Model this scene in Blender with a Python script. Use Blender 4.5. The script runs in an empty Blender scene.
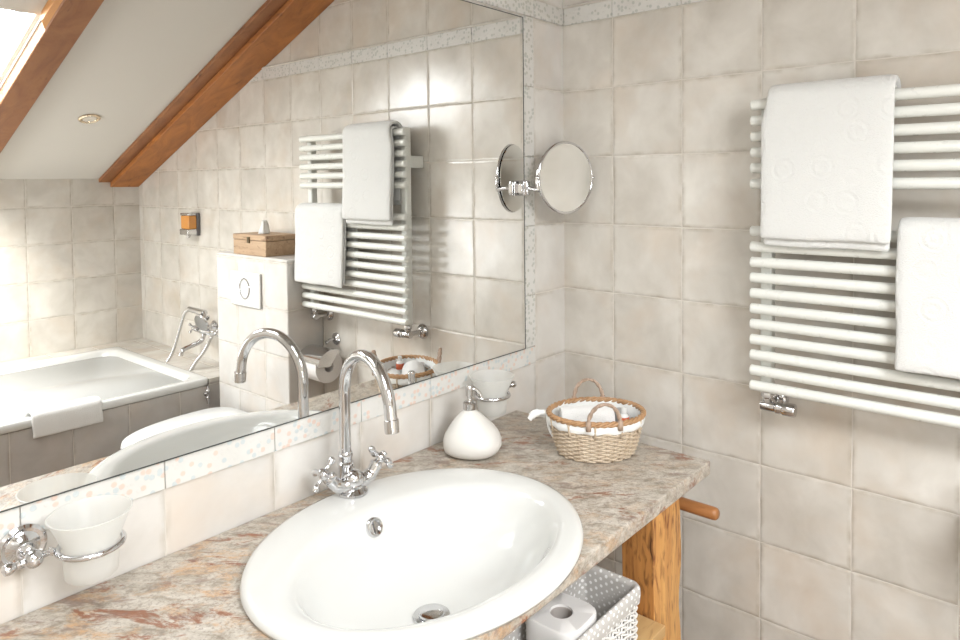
import bpy, math, random
from mathutils import Vector, Matrix, noise
random.seed(7)
SC = bpy.context.scene
COL = SC.collection
PI = math.pi

# ------------------------------------------------------------------ camera
cd = bpy.data.cameras.new('camera'); cam = bpy.data.objects.new('camera', cd); COL.objects.link(cam)
cd.sensor_fit = 'HORIZONTAL'; cd.sensor_width = 36; cd.lens = 26.156
cd.shift_x = -0.02554; cd.shift_y = -0.12032; cd.clip_start = 0.02
Rv = Vector((0.63797, -0.77001, -0.008715)); Uv = Vector((0.03225, 0.01541, 0.99936)); Fv = Vector((0.76938, 0.63784, -0.03466))
M = Matrix.Identity(4)
for i in range(3):
    M[i][0] = Rv[i]; M[i][1] = Uv[i]; M[i][2] = -Fv[i]
M.translation = Vector((-1.6447, -1.1422, 1.4657))
cam.matrix_world = M
SC.camera = cam

# ------------------------------------------------------------------ world, lights, exposure
SC.view_settings.view_transform = 'Standard'; SC.view_settings.look = 'None'
SC.view_settings.gamma = 1; SC.view_settings.use_curve_mapping = False
SC.view_settings.exposure = -0.36
w = bpy.data.worlds.new('sky'); SC.world = w; w.use_nodes = True
bg = w.node_tree.nodes['Background']; bg.inputs[0].default_value = (0.90, 0.95, 1.0, 1); bg.inputs[1].default_value = 3.0

SLOPE = 0.403
def ceil_z(y): return 1.492 + SLOPE * (y + 2.805)
SK1 = (-1.62, -0.832, -2.199, -1.50)      # skylight openings x0,x1,y0,y1
SK_ADDED = (-2.10, -1.35, -1.25, -0.55)  # unseen second skylight, added for fill light
CN = Vector((0, SLOPE, -1)).normalized()  # points down into the room
def skylight_lamp(sk, power, off=0.16):
    x0, x1, y0, y1 = sk
    cx, cy = (x0 + x1) / 2, (y0 + y1) / 2
    ld = bpy.data.lights.new('daylight', 'AREA'); ld.shape = 'RECTANGLE'
    ld.size = x1 - x0; ld.size_y = (y1 - y0) * math.sqrt(1 + SLOPE**2)
    ld.energy = power; ld.color = (0.95, 0.975, 1.0)
    o = bpy.data.objects.new('daylight', ld); COL.objects.link(o)
    o.location = Vector((cx, cy, ceil_z(cy))) - CN * off
    o.rotation_euler = (math.atan(SLOPE), 0, 0)
    return o
skylight_lamp(SK1, 86)
skylight_lamp(SK_ADDED, 23)
WN = (-2.72, -2.10, 0.72, 1.30)          # unseen side window, added for its light: y0,y1,z0,z1 in the left wall
ld = bpy.data.lights.new('added_side_light', 'AREA'); ld.shape = 'RECTANGLE'; ld.size = WN[1]-WN[0]; ld.size_y = WN[3]-WN[2]; ld.energy = 34; ld.color = (0.95, 0.975, 1.0)
o = bpy.data.objects.new('added_side_light', ld); COL.objects.link(o); o.location = (-2.32, (WN[0]+WN[1])/2, (WN[2]+WN[3])/2); o.rotation_euler = (PI/2, 0, -PI/2)

# ------------------------------------------------------------------ helpers
class MB:
    def __init__(s): s.v = []; s.f = []; s.m = []
    def add(s, vs, fs, mi=0):
        o = len(s.v); s.v += [tuple(v) for v in vs]
        s.f += [tuple(i + o for i in f) for f in fs]; s.m += [mi] * len(fs); return s
    def box(s, x0, x1, y0, y1, z0, z1, mi=0, M=None):
        vs = [Vector((x, y, z)) for x in (x0, x1) for y in (y0, y1) for z in (z0, z1)]
        if M: vs = [M @ v for v in vs]
        return s.add(vs, [(0,1,3,2),(4,6,7,5),(0,4,5,1),(2,3,7,6),(0,2,6,4),(1,5,7,3)], mi)
    def rings(s, rings, closed=False, cap=True, mi=0):
        n = len(rings[0]); vs = [p for r in rings for p in r]; fs = []
        R = len(rings)
        for i in range(R if closed else R - 1):
            a = i * n; b = ((i + 1) % R) * n
            for j in range(n):
                k = (j + 1) % n; fs.append((a + j, a + k, b + k, b + j))
        if cap and not closed:
            fs.append(tuple(range(n - 1, -1, -1))); fs.append(tuple((R - 1) * n + j for j in range(n)))
        return s.add(vs, fs, mi)
    def tube(s, pts, r, seg=12, closed=False, cap=True, mi=0):
        pts = [Vector(p) for p in pts]; n = len(pts)
        rr = r if isinstance(r, (list, tuple)) else [r] * n
        T = []
        for i in range(n):
            if closed: t = pts[(i + 1) % n] - pts[i - 1]
            else: t = pts[min(i + 1, n - 1)] - pts[max(i - 1, 0)]
            T.append(t.normalized() if t.length > 1e-9 else Vector((0, 0, 1)))
        u = T[0].orthogonal().normalized(); rings = []
        for i in range(n):
            u = (u - T[i] * u.dot(T[i])).normalized(); b = T[i].cross(u)
            rings.append([pts[i] + (u * math.cos(2*PI*k/seg) + b * math.sin(2*PI*k/seg)) * rr[i] for k in range(seg)])
        return s.rings(rings, closed, cap, mi)
    def lathe(s, prof, o=(0,0,0), axis=(0,0,1), seg=32, mi=0, cap=True):
        # prof: list of (radius, height along axis)
        a = Vector(axis).normalized(); u = a.orthogonal().normalized(); b = a.cross(u); o = Vector(o)
        rings = [[o + a * h + (u * math.cos(2*PI*k/seg) + b * math.sin(2*PI*k/seg)) * max(r, 1e-5) for k in range(seg)] for r, h in prof]
        return s.rings(rings, False, cap, mi)
    def sphere(s, c, r, seg=16, mi=0, sc=(1,1,1)):
        c = Vector(c); rings = []
        for i in range(seg // 2 + 1):
            t = PI * i / (seg // 2); rr = max(math.sin(t), 1e-4)
            rings.append([c + Vector((math.cos(2*PI*k/seg) * rr * r * sc[0], math.sin(2*PI*k/seg) * rr * r * sc[1], -math.cos(t) * r * sc[2])) for k in range(seg)])
        return s.rings(rings, False, True, mi)
    def build(s, name, mat, parent=None, bevel=0, smooth=True, sub=0, angle=40, seg=2, disp=None):
        me = bpy.data.meshes.new(name); me.from_pydata(s.v, [], s.f)
        mats = mat if isinstance(mat, (list, tuple)) else [mat]
        for m_ in mats: me.materials.append(m_)
        me.polygons.foreach_set('material_index', s.m)
        import bmesh
        bm = bmesh.new(); bm.from_mesh(me)
        bmesh.ops.recalc_face_normals(bm, faces=bm.faces); bm.to_mesh(me); bm.free()
        if smooth:
            me.polygons.foreach_set('use_smooth', [True] * len(me.polygons))
            if angle < 180: me.set_sharp_from_angle(angle=math.radians(angle))
        me.update()
        o = bpy.data.objects.new(name, me); COL.objects.link(o)
        if parent:
            o.parent = parent; o.matrix_parent_inverse = parent_inv(parent)
        if bevel:
            b = o.modifiers.new('bevel', 'BEVEL'); b.width = bevel; b.segments = seg; b.limit_method = 'ANGLE'; b.angle_limit = math.radians(40)
            b.harden_normals = False
        if sub:
            b = o.modifiers.new('sub', 'SUBSURF'); b.levels = sub; b.render_levels = sub
        return o
def parent_inv(p):
    # things' empties are only translated / rotated: mesh coordinates are written in world space
    return (Matrix.Translation(p.location) @ p.rotation_euler.to_matrix().to_4x4()).inverted()
def tag(o, label=None, cat=None, group=None, kind=None):
    if label: o['label'] = label
    if cat: o['category'] = cat
    if group: o['group'] = group
    if kind: o['kind'] = kind
    return o
def thing(name, label, cat, loc=(0,0,0), group=None):
    o = bpy.data.objects.new(name, None); COL.objects.link(o); o.location = loc
    o.empty_display_size = 0.05
    return tag(o, label, cat, group)
def struct(o): o['kind'] = 'structure'; return o
def arc(c, r, a0, a1, n, u, v):
    c = Vector(c); u = Vector(u); v = Vector(v)
    return [c + u * (r * math.cos(a0 + (a1 - a0) * i / n)) + v * (r * math.sin(a0 + (a1 - a0) * i / n)) for i in range(n + 1)]
def smoothpath(pts, n=8):
    P = [Vector(p) for p in pts]; out = []
    for i in range(len(P) - 1):
        p0 = P[max(i-1,0)]; p1 = P[i]; p2 = P[i+1]; p3 = P[min(i+2,len(P)-1)]
        for k in range(n):
            t = k / n
            out.append(0.5 * ((2*p1) + (p2-p0)*t + (2*p0-5*p1+4*p2-p3)*t*t + (-p0+3*p1-3*p2+p3)*t*t*t))
    out.append(P[-1]); return out

# ------------------------------------------------------------------ materials
def newmat(name):
    m = bpy.data.materials.new(name); m.use_nodes = True
    nt = m.node_tree; b = nt.nodes['Principled BSDF']; return m, nt, b
def N(nt, t, **kw):
    n = nt.nodes.new(t)
    for k, v in kw.items(): setattr(n, k, v)
    return n
def math_n(nt, op, a, b=None, c=None, clamp=False):
    n = nt.nodes.new('ShaderNodeMath'); n.operation = op; n.use_clamp = clamp
    for i, x in enumerate((a, b, c)):
        if x is None: continue
        if isinstance(x, (int, float)): n.inputs[i].default_value = x
        else: nt.links.new(x, n.inputs[i])
    return n.outputs[0]
def mixc(nt, f, a, b, mode='MIX'):
    n = nt.nodes.new('ShaderNodeMix'); n.data_type = 'RGBA'; n.blend_type = mode
    for s_, x in ((0, f), (6, a), (7, b)):
        if isinstance(x, (int, float)): n.inputs[s_].default_value = x
        elif isinstance(x, tuple): n.inputs[s_].default_value = (*x, 1) if len(x) == 3 else x
        else: nt.links.new(x, n.inputs[s_])
    return n.outputs[2]
def ramp(nt, f, stops):
    n = nt.nodes.new('ShaderNodeValToRGB'); nt.links.new(f, n.inputs[0])
    e = n.color_ramp.elements
    e[0].position, e[0].color = stops[0][0], (*stops[0][1], 1)
    e[1].position, e[1].color = stops[1][0], (*stops[1][1], 1)
    for p, c in stops[2:]:
        x = e.new(p); x.color = (*c, 1)
    return n.outputs[0]
def noise_n(nt, vec, scale, detail=3, rough=0.5, dist=0, out=0):
    n = nt.nodes.new('ShaderNodeTexNoise'); n.inputs['Scale'].default_value = scale
    n.inputs['Detail'].default_value = detail; n.inputs['Roughness'].default_value = rough; n.inputs['Distortion'].default_value = dist
    if vec is not None: nt.links.new(vec, n.inputs['Vector'])
    return n.outputs[out]
def bump(nt, b, h, strength, dist):
    n = nt.nodes.new('ShaderNodeBump'); n.inputs['Strength'].default_value = strength; n.inputs['Distance'].default_value = dist
    nt.links.new(h, n.inputs['Height']); nt.links.new(n.outputs[0], b.inputs['Normal']); return n
def plain(name, col, rough=0.5, metal=0, coat=0, bumpamt=0, bscale=60):
    m, nt, b = newmat(name); b.inputs['Base Color'].default_value = (*col, 1); b.inputs['Roughness'].default_value = rough
    b.inputs['Metallic'].default_value = metal; b.inputs['Coat Weight'].default_value = coat
    g = N(nt, 'ShaderNodeNewGeometry')
    n = noise_n(nt, g.outputs['Position'], bscale, 2)
    if bumpamt: bump(nt, b, n, 0.5, bumpamt)
    else:
        nt.links.new(math_n(nt, 'MULTIPLY_ADD', n, 0.04, max(rough - 0.02, 0)), b.inputs['Roughness'])
    return m
def tile_mat(name, ax, u0, v0, W=0.2, H=0.18615, strip=None, c1=(0.50,0.465,0.41), c2=(0.73,0.70,0.645), grout=(0.62,0.58,0.52), rough=0.22, stain=0.75):
    m, nt, b = newmat(name)
    g = N(nt, 'ShaderNodeNewGeometry'); sp = N(nt, 'ShaderNodeSeparateXYZ'); nt.links.new(g.outputs['Position'], sp.inputs[0])
    u = sp.outputs['XYZ'.index(ax[0])]; v = sp.outputs['XYZ'.index(ax[1])]
    if strip:
        k = math_n(nt, 'MINIMUM', math_n(nt, 'MAXIMUM', math_n(nt, 'SUBTRACT', v, v0), 0.0), strip)
        v = math_n(nt, 'SUBTRACT', v, k)
    # slightly wavy joints
    wob = math_n(nt, 'MULTIPLY', math_n(nt, 'SUBTRACT', noise_n(nt, g.outputs['Position'], 9, 2), 0.5), 0.004)
    uu = math_n(nt, 'DIVIDE', math_n(nt, 'ADD', math_n(nt, 'SUBTRACT', u, u0), wob), W)
    vv = math_n(nt, 'DIVIDE', math_n(nt, 'ADD', math_n(nt, 'SUBTRACT', v, v0), wob), H)
    def edge(t, S):
        fr = math_n(nt, 'FRACT', t); return math_n(nt, 'MULTIPLY', math_n(nt, 'MINIMUM', fr, math_n(nt, 'SUBTRACT', 1.0, fr)), S)
    d = math_n(nt, 'MINIMUM', edge(uu, W), edge(vv, H))
    cv = N(nt, 'ShaderNodeCombineXYZ'); nt.links.new(math_n(nt, 'FLOOR', uu), cv.inputs[0]); nt.links.new(math_n(nt, 'FLOOR', vv), cv.inputs[1])
    wn = N(nt, 'ShaderNodeTexWhiteNoise'); wn.noise_dimensions = '3D'; nt.links.new(cv.outputs[0], wn.inputs['Vector'])
    # per-tile shifted clouds
    off = N(nt, 'ShaderNodeVectorMath', operation='SCALE'); nt.links.new(wn.outputs['Color'], off.inputs[0]); off.inputs['Scale'].default_value = 30
    pv = N(nt, 'ShaderNodeVectorMath', operation='ADD'); nt.links.new(g.outputs['Position'], pv.inputs[0]); nt.links.new(off.outputs[0], pv.inputs[1])
    n1 = noise_n(nt, pv.outputs[0], 8, 4, 0.55, 0.3)
    n1 = math_n(nt, 'MULTIPLY_ADD', math_n(nt, 'SUBTRACT', n1, 0.5), 1.6, 0.5, True)
    n1 = math_n(nt, 'MULTIPLY_ADD', math_n(nt, 'SUBTRACT', wn.outputs['Value'], 0.5), 0.28, n1, True)
    c = mixc(nt, n1, c1, c2)
    n2 = noise_n(nt, pv.outputs[0], 5, 3, 0.6)
    st = math_n(nt, 'MULTIPLY', math_n(nt, 'MULTIPLY_ADD', n2, 2.4, -1.15, True), stain)
    c = mixc(nt, st, c, (c1[0]*1.12, c1[1]*0.96, c1[2]*0.82))
    # edge wear
    ed = math_n(nt, 'SUBTRACT', 1.0, math_n(nt, 'DIVIDE', d, 0.012), None, True)
    en = math_n(nt, 'MULTIPLY_ADD', noise_n(nt, pv.outputs[0], 26, 3), 3.0, -1.2, True)
    c = mixc(nt, math_n(nt, 'MULTIPLY', math_n(nt, 'MULTIPLY', ed, en), 0.85), c, (c1[0]*0.72, c1[1]*0.66, c1[2]*0.56))
    gm = math_n(nt, 'LESS_THAN', d, 0.0014)
    c = mixc(nt, gm, c, grout)
    nt.links.new(c, b.inputs['Base Color'])
    b.inputs['Roughness'].default_value = rough
    nt.links.new(math_n(nt, 'MULTIPLY_ADD', gm, 0.5, math_n(nt, 'MULTIPLY_ADD', noise_n(nt, pv.outputs[0], 14, 2), 0.16, rough - 0.08)), b.inputs['Roughness'])
    h = math_n(nt, 'POWER', math_n(nt, 'MINIMUM', math_n(nt, 'DIVIDE', d, 0.006), 1.0), 0.5)
    h = math_n(nt, 'ADD', h, math_n(nt, 'MULTIPLY', noise_n(nt, pv.outputs[0], 7, 2), 0.9))
    bump(nt, b, h, 0.62, 0.0026)
    return m
def border_mat(name, ax, cell=0.011, cols=((0.72,0.44,0.32),(0.42,0.52,0.56))):
    m, nt, b = newmat(name)
    g = N(nt, 'ShaderNodeNewGeometry')
    v = N(nt, 'ShaderNodeTexVoronoi'); v.inputs['Scale'].default_value = 1 / cell; v.inputs['Randomness'].default_value = 0.8
    nt.links.new(g.outputs['Position'], v.inputs['Vector'])
    dot = math_n(nt, 'MULTIPLY_ADD', v.outputs['Distance'], -7.0, 3.3, True)
    sp = N(nt, 'ShaderNodeSeparateColor'); nt.links.new(v.outputs['Color'], sp.inputs[0])
    keep = math_n(nt, 'GREATER_THAN', sp.outputs[1], 0.5)
    cc = mixc(nt, math_n(nt, 'GREATER_THAN', sp.outputs[0], 0.5), cols[0], cols[1])
    base = mixc(nt, noise_n(nt, g.outputs['Position'], 16, 3), (0.58,0.565,0.53), (0.70,0.69,0.66))
    nt.links.new(mixc(nt, math_n(nt, 'MULTIPLY', math_n(nt, 'MULTIPLY', dot, keep), 0.5), base, cc), b.inputs['Base Color'])
    b.inputs['Roughness'].default_value = 0.25
    bump(nt, b, dot, 0.4, 0.0008)
    return m
def wood_mat(name, axis, cA, cB, dark, scale=1.0, rough=0.5, dk=-3.2):
    m, nt, b = newmat(name)
    g = N(nt, 'ShaderNodeTexCoord')
    mp = N(nt, 'ShaderNodeMapping'); nt.links.new(g.outputs['Object'], mp.inputs[0])
    s = [22.0 * scale] * 3; s['xyz'.index(axis)] = 1.3 * scale; mp.inputs['Scale'].default_value = s
    n1 = noise_n(nt, mp.outputs[0], 1.0, 5, 0.6, 1.2)
    n1 = math_n(nt, 'MULTIPLY_ADD', math_n(nt, 'SUBTRACT', n1, 0.5), 2.2, 0.5, True)
    mp2 = N(nt, 'ShaderNodeMapping'); nt.links.new(g.outputs['Object'], mp2.inputs[0])
    s2 = [60.0 * scale] * 3; s2['xyz'.index(axis)] = 14 * scale; mp2.inputs['Scale'].default_value = s2
    n2 = noise_n(nt, mp2.outputs[0], 1.0, 3, 0.5, 0.5)
    c = mixc(nt, n1, cA, cB)
    c = mixc(nt, math_n(nt, 'MULTIPLY_ADD', n2, 5.0, dk, True), c, dark)
    nt.links.new(c, b.inputs['Base Color']); b.inputs['Roughness'].default_value = rough
    bump(nt, b, n1, 0.4, 0.001)
    return m
def granite_mat():
    m, nt, b = newmat('granite')
    g = N(nt, 'ShaderNodeNewGeometry')
    def mapped(st, loc=(0,0,0)):
        mp = N(nt, 'ShaderNodeMapping'); nt.links.new(g.outputs['Position'], mp.inputs[0])
        mp.inputs['Rotation'].default_value = (0, 0, math.atan2(0.77, 0.64))
        m2 = N(nt, 'ShaderNodeMapping'); nt.links.new(mp.outputs[0], m2.inputs[0])
        m2.inputs['Scale'].default_value = (1/st, 1, 1); m2.inputs['Location'].default_value = loc; return m2.outputs[0]
    P = mapped(1.9)
    def sharp(x, mid, k): return math_n(nt, 'MULTIPLY', math_n(nt, 'SUBTRACT', x, mid), k, None, True)
    cloud = noise_n(nt, P, 52, 8, 0.8, 0.4)
    c = ramp(nt, cloud, [(0.34, (0.20,0.165,0.125)), (0.45, (0.37,0.325,0.265)), (0.54, (0.50,0.455,0.39)), (0.68, (0.60,0.565,0.505))])
    sx = N(nt, 'ShaderNodeSeparateXYZ'); nt.links.new(g.outputs['Position'], sx.inputs[0])
    left = math_n(nt, 'MULTIPLY_ADD', sx.outputs[0], -1.7, -0.75, True)
    tan = sharp(noise_n(nt, mapped(2.0, (3.1,7.7,0)), 26, 8, 0.78, 0.4), 0.50, 7.0)
    tan = math_n(nt, 'MULTIPLY', tan, math_n(nt, 'MULTIPLY_ADD', left, 0.55, 0.38))
    c = mixc(nt, tan, c, (0.54,0.32,0.16))
    fine = noise_n(nt, g.outputs['Position'], 210, 3, 0.6)
    c = mixc(nt, math_n(nt, 'MULTIPLY', sharp(fine, 0.52, 8.0), 0.55), c, (0.25,0.205,0.17))
    thr = math_n(nt, 'MULTIPLY_ADD', left, -0.012, 0.566)
    r = math_n(nt, 'MULTIPLY', math_n(nt, 'SUBTRACT', noise_n(nt, mapped(2.6, (1.3,0.4,0)), 17, 9, 0.76, 0.5), thr), 22.0, None, True)
    c = mixc(nt, math_n(nt, 'MULTIPLY', r, 0.88), c, (0.25,0.085,0.035))
    k = sharp(noise_n(nt, mapped(2.4, (5.3,2.1,0)), 38, 6, 0.66, 0.3), 0.572, 14.0)
    c = mixc(nt, math_n(nt, 'MULTIPLY', k, 0.62), c, (0.20,0.13,0.11))
    nt.links.new(c, b.inputs['Base Color']); b.inputs['Roughness'].default_value = 0.32
    return m
def terry_mat(name, col=(0.69,0.69,0.67), pat=True):
    m, nt, b = newmat(name); b.inputs['Base Color'].default_value = (*col, 1); b.inputs['Roughness'].default_value = 0.95
    b.inputs['Sheen Weight'].default_value = 0.3
    g = N(nt, 'ShaderNodeNewGeometry')
    f = noise_n(nt, g.outputs['Position'], 420, 2)
    h = f
    if pat:
        v = N(nt, 'ShaderNodeTexVoronoi'); v.inputs['Scale'].default_value = 15; v.inputs['Randomness'].default_value = 0.35
        nt.links.new(g.outputs['Position'], v.inputs['Vector'])
        ring = math_n(nt, 'SINE', math_n(nt, 'MULTIPLY', v.outputs['Distance'], 34.0))
        near = math_n(nt, 'LESS_THAN', v.outputs['Distance'], 0.42)
        h = math_n(nt, 'ADD', math_n(nt, 'MULTIPLY', math_n(nt, 'MULTIPLY', ring, near), 0.26), f)
    bump(nt, b, h, 0.6, 0.0028)
    return m
def thin_glass(name, tint=(1,1,1), refl=0.12):
    m = bpy.data.materials.new(name); m.use_nodes = True; nt = m.node_tree; nt.nodes.clear()
    o = N(nt, 'ShaderNodeOutputMaterial'); t = N(nt, 'ShaderNodeBsdfTransparent'); gl = N(nt, 'ShaderNodeBsdfGlossy'); mx = N(nt, 'ShaderNodeMixShader')
    t.inputs[0].default_value = (*tint, 1); gl.inputs['Roughness'].default_value = 0.03; mx.inputs[0].default_value = refl
    nt.links.new(t.outputs[0], mx.inputs[1]); nt.links.new(gl.outputs[0], mx.inputs[2]); nt.links.new(mx.outputs[0], o.inputs[0])
    return m
def frosted(name):
    m = bpy.data.materials.new(name); m.use_nodes = True; nt = m.node_tree; nt.nodes.clear()
    o = N(nt, 'ShaderNodeOutputMaterial'); t = N(nt, 'ShaderNodeBsdfTransparent'); t.inputs[0].default_value = (0.96,0.96,0.95,1)
    tl = N(nt, 'ShaderNodeBsdfTranslucent'); tl.inputs[0].default_value = (0.95,0.95,0.93,1)
    df = N(nt, 'ShaderNodeBsdfPrincipled'); df.inputs['Base Color'].default_value = (0.86,0.86,0.84,1); df.inputs['Roughness'].default_value = 0.35
    a = N(nt, 'ShaderNodeMixShader'); a.inputs[0].default_value = 0.5
    nt.links.new(tl.outputs[0], a.inputs[1]); nt.links.new(df.outputs[0], a.inputs[2])
    c = N(nt, 'ShaderNodeMixShader'); c.inputs[0].default_value = 0.55
    nt.links.new(t.outputs[0], c.inputs[1]); nt.links.new(a.outputs[0], c.inputs[2]); nt.links.new(c.outputs[0], o.inputs[0])
    return m
def dots_mat():
    m, nt, b = newmat('dotted_fabric')
    g = N(nt, 'ShaderNodeNewGeometry')
    v = N(nt, 'ShaderNodeTexVoronoi'); v.inputs['Scale'].default_value = 100; v.inputs['Randomness'].default_value = 0.05
    mp = N(nt, 'ShaderNodeMapping'); mp.inputs['Rotation'].default_value = (0.6, 0.5, 0.78); nt.links.new(g.outputs['Position'], mp.inputs[0])
    nt.links.new(mp.outputs[0], v.inputs['Vector'])
    d = math_n(nt, 'MULTIPLY_ADD', v.outputs['Distance'], -14.0, 5.0, True)
    nt.links.new(mixc(nt, d, (0.52,0.495,0.465), (0.88,0.87,0.85)), b.inputs['Base Color']); b.inputs['Roughness'].default_value = 0.9
    return m
def paint_mat(name, col, rough=0.6):
    return plain(name, col, rough, 0, 0, 0.0006, 40)

T_RIGHT = tile_mat('tile_right', 'YZ', -0.162, 1.901, strip=0.047)
T_FRONT = tile_mat('tile_front', 'XZ', -0.1398, 1.901, strip=0.047, c1=(0.56,0.53,0.49), c2=(0.72,0.70,0.665))
T_BACK = tile_mat('tile_back', 'XZ', -0.128, 1.352, W=0.2, H=0.183)
T_LEFT = tile_mat('tile_left', 'YZ', -0.162, 1.901)
T_FLOOR = tile_mat('tile_floor', 'XY', 0, 0, W=0.3, H=0.3, c1=(0.20,0.14,0.095), c2=(0.32,0.23,0.16), grout=(0.25,0.2,0.16))
T_BOX = tile_mat('tile_cistern', 'YZ', -1.325, 0.98, W=0.2, H=0.18, c1=(0.55,0.525,0.49), c2=(0.69,0.67,0.64))
T_LEDGE = tile_mat('tile_ledge', 'XY', -0.06, -2.65, W=0.2, H=0.2)
T_APRON = tile_mat('tile_apron', 'XZ', -0.30, 0.60, W=0.2, H=0.19, c1=(0.46,0.43,0.40), c2=(0.61,0.58,0.55))
BORDER = border_mat('border_tile', 'XZ')
BORDER_G = border_mat('border_tile_pale', 'XZ', 0.0105, ((0.36,0.36,0.29),(0.34,0.37,0.33)))
CHROME = plain('chrome', (0.66,0.66,0.67), 0.10, 1)
SATIN = plain('satin_chrome', (0.62,0.61,0.60), 0.22, 1)
CERAMIC = plain('ceramic', (0.665,0.665,0.64), 0.10, 0, 0.4)
ENAMEL = plain('enamel', (0.72,0.725,0.68), 0.28, 0, 0.2)
PLASTER = paint_mat('ceiling_paint', (0.63,0.60,0.55), 0.8)
PLASTIC = plain('white_plastic', (0.70,0.70,0.68), 0.25)
MATTE = plain('matte_ceramic', (0.70,0.68,0.64), 0.5)
MIRROR = plain('mirror_silver', (0.93,0.935,0.925), 0.0, 1)
MIRROR.node_tree.links.remove(MIRROR.node_tree.nodes['Principled BSDF'].inputs['Roughness'].links[0])
MIRROR.node_tree.nodes['Principled BSDF'].inputs['Roughness'].default_value = 0.0
DARK = plain('dark_edge', (0.06,0.065,0.06), 0.3)
GRANITE = granite_mat()
BEAM = wood_mat('beam_wood', 'y', (0.27,0.095,0.026), (0.50,0.19,0.045), (0.12,0.04,0.012), 0.6)
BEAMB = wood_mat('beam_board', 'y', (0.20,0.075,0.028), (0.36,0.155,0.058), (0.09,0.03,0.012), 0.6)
PINE = wood_mat('pine', 'z', (0.46,0.19,0.05), (0.74,0.42,0.14), (0.20,0.06,0.015), 1.5, 0.55, -2.55)
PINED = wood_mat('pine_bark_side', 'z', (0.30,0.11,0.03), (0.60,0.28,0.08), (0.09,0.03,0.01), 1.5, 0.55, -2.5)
SHELFW = wood_mat('shelf_wood', 'x', (0.48,0.28,0.11), (0.62,0.42,0.2), (0.3,0.16,0.06), 1.0)
BOXW = wood_mat('box_wood', 'y', (0.33,0.21,0.12), (0.50,0.35,0.22), (0.24,0.14,0.08), 1.6, 0.5, -2.8)
WICKER = wood_mat('wicker', 'z', (0.42,0.32,0.22), (0.64,0.54,0.42), (0.20,0.12,0.07), 2.0, 0.6)
CANE = wood_mat('cane', 'z', (0.33,0.18,0.085), (0.50,0.30,0.15), (0.2,0.09,0.04), 2.0, 0.45)
TWIG = wood_mat('twig', 'z', (0.30,0.21,0.15), (0.46,0.34,0.26), (0.15,0.1,0.07), 2.0, 0.6)
TERRY = terry_mat('terry')
TERRYP = terry_mat('terry_plain', (0.76,0.75,0.73), False)
LINEN = plain('linen', (0.78,0.78,0.76), 0.9, 0, 0, 0.0005, 300)
PAPER = plain('paper', (0.72,0.70,0.68), 0.9)
CARD = plain('card_core', (0.42,0.38,0.35), 0.9)
DOTS = dots_mat()
WHITEW = plain('white_wicker', (0.76,0.74,0.70), 0.6)
FROST = frosted('frosted_glass')
GLASS = thin_glass('pane_glass')
ORANGE = plain('orange_soap', (0.62,0.26,0.05), 0.15, 0, 0.5)
SMOKE = plain('dark_casing', (0.13,0.12,0.12), 0.3)
RED = plain('red_label', (0.55,0.12,0.05), 0.5)
GREYB = plain('grey_cloth', (0.45,0.44,0.43), 0.9)

FZ = 0.06   # floor level
YB = -2.805; XL = -2.2
# ------------------------------------------------------------------ structure
struct(MB().box(XL-0.1, 0.1, YB-0.1, 0.1, FZ-0.1, FZ).build('floor', T_FLOOR, smooth=False))
struct(MB().box(0, 0.1, YB-0.1, 0.1, FZ-0.1, 2.75).build('wall_right', T_RIGHT, smooth=False))
struct(MB().box(XL-0.1, 0, 0, 0.1, FZ-0.1, 2.75).build('wall_front', T_FRONT, smooth=False))
struct(MB().box(XL-0.1, 0, YB-0.1, YB, FZ-0.1, 1.60).build('wall_back', T_BACK, smooth=False))
wl = MB(); wl.box(XL-0.1, XL, YB, WN[0], FZ-0.1, 1.6); wl.box(XL-0.1, XL, WN[1], 0, FZ-0.1, 2.75); wl.box(XL-0.1, XL, WN[0], WN[1], FZ-0.1, WN[2]); wl.box(XL-0.1, XL, WN[0], WN[1], WN[3], 2.2)
struct(wl.build('wall_left', T_LEFT, smooth=False))
wf = MB(); q_ = 0.035
for a in ((WN[0],WN[0]+q_,WN[2],WN[3]),(WN[1]-q_,WN[1],WN[2],WN[3]),(WN[0]+q_,WN[1]-q_,WN[2],WN[2]+q_),(WN[0]+q_,WN[1]-q_,WN[3]-q_,WN[3])): wf.box(XL-0.07, XL-0.02, *a)
wn3 = struct(wf.build('window_3', plain('added_window_paint', (0.80,0.77,0.70), 0.4), smooth=False))
MB().box(XL-0.05, XL-0.045, WN[0]+q_, WN[1]-q_, WN[2]+q_, WN[3]-q_).build('pane', GLASS, wn3, smooth=False)
# sloping ceiling with the skylight opening and the added fill one
cb_ = MB()
xs = sorted({XL, 0.0, SK1[0], SK1[1], SK_ADDED[0], SK_ADDED[1]}); ys = sorted({YB, 0.0, SK1[2], SK1[3], SK_ADDED[2], SK_ADDED[3]})
for i in range(len(xs)-1):
    for j in range(len(ys)-1):
        mx, my = (xs[i]+xs[i+1])/2, (ys[j]+ys[j+1])/2
        if any(s[0] < mx < s[1] and s[2] < my < s[3] for s in (SK1, SK_ADDED)): continue
        vs = [(x, y, ceil_z(y) + t) for x in (xs[i], xs[i+1]) for y in (ys[j], ys[j+1]) for t in (0, 0.12)]
        cb_.add(vs, [(0,1,3,2),(4,6,7,5),(0,4,5,1),(2,3,7,6),(0,2,6,4),(1,5,7,3)])
struct(cb_.build('ceiling', PLASTER, smooth=False))
def sloped_box(mb, x0, x1, y0, y1, t0, t1, mi=0):
    vs = [(x, y, ceil_z(y) + t) for x in (x0, x1) for y in (y0, y1) for t in (t0, t1)]
    return mb.add(vs, [(0,1,3,2),(4,6,7,5),(0,4,5,1),(2,3,7,6),(0,2,6,4),(1,5,7,3)], mi)
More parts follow.
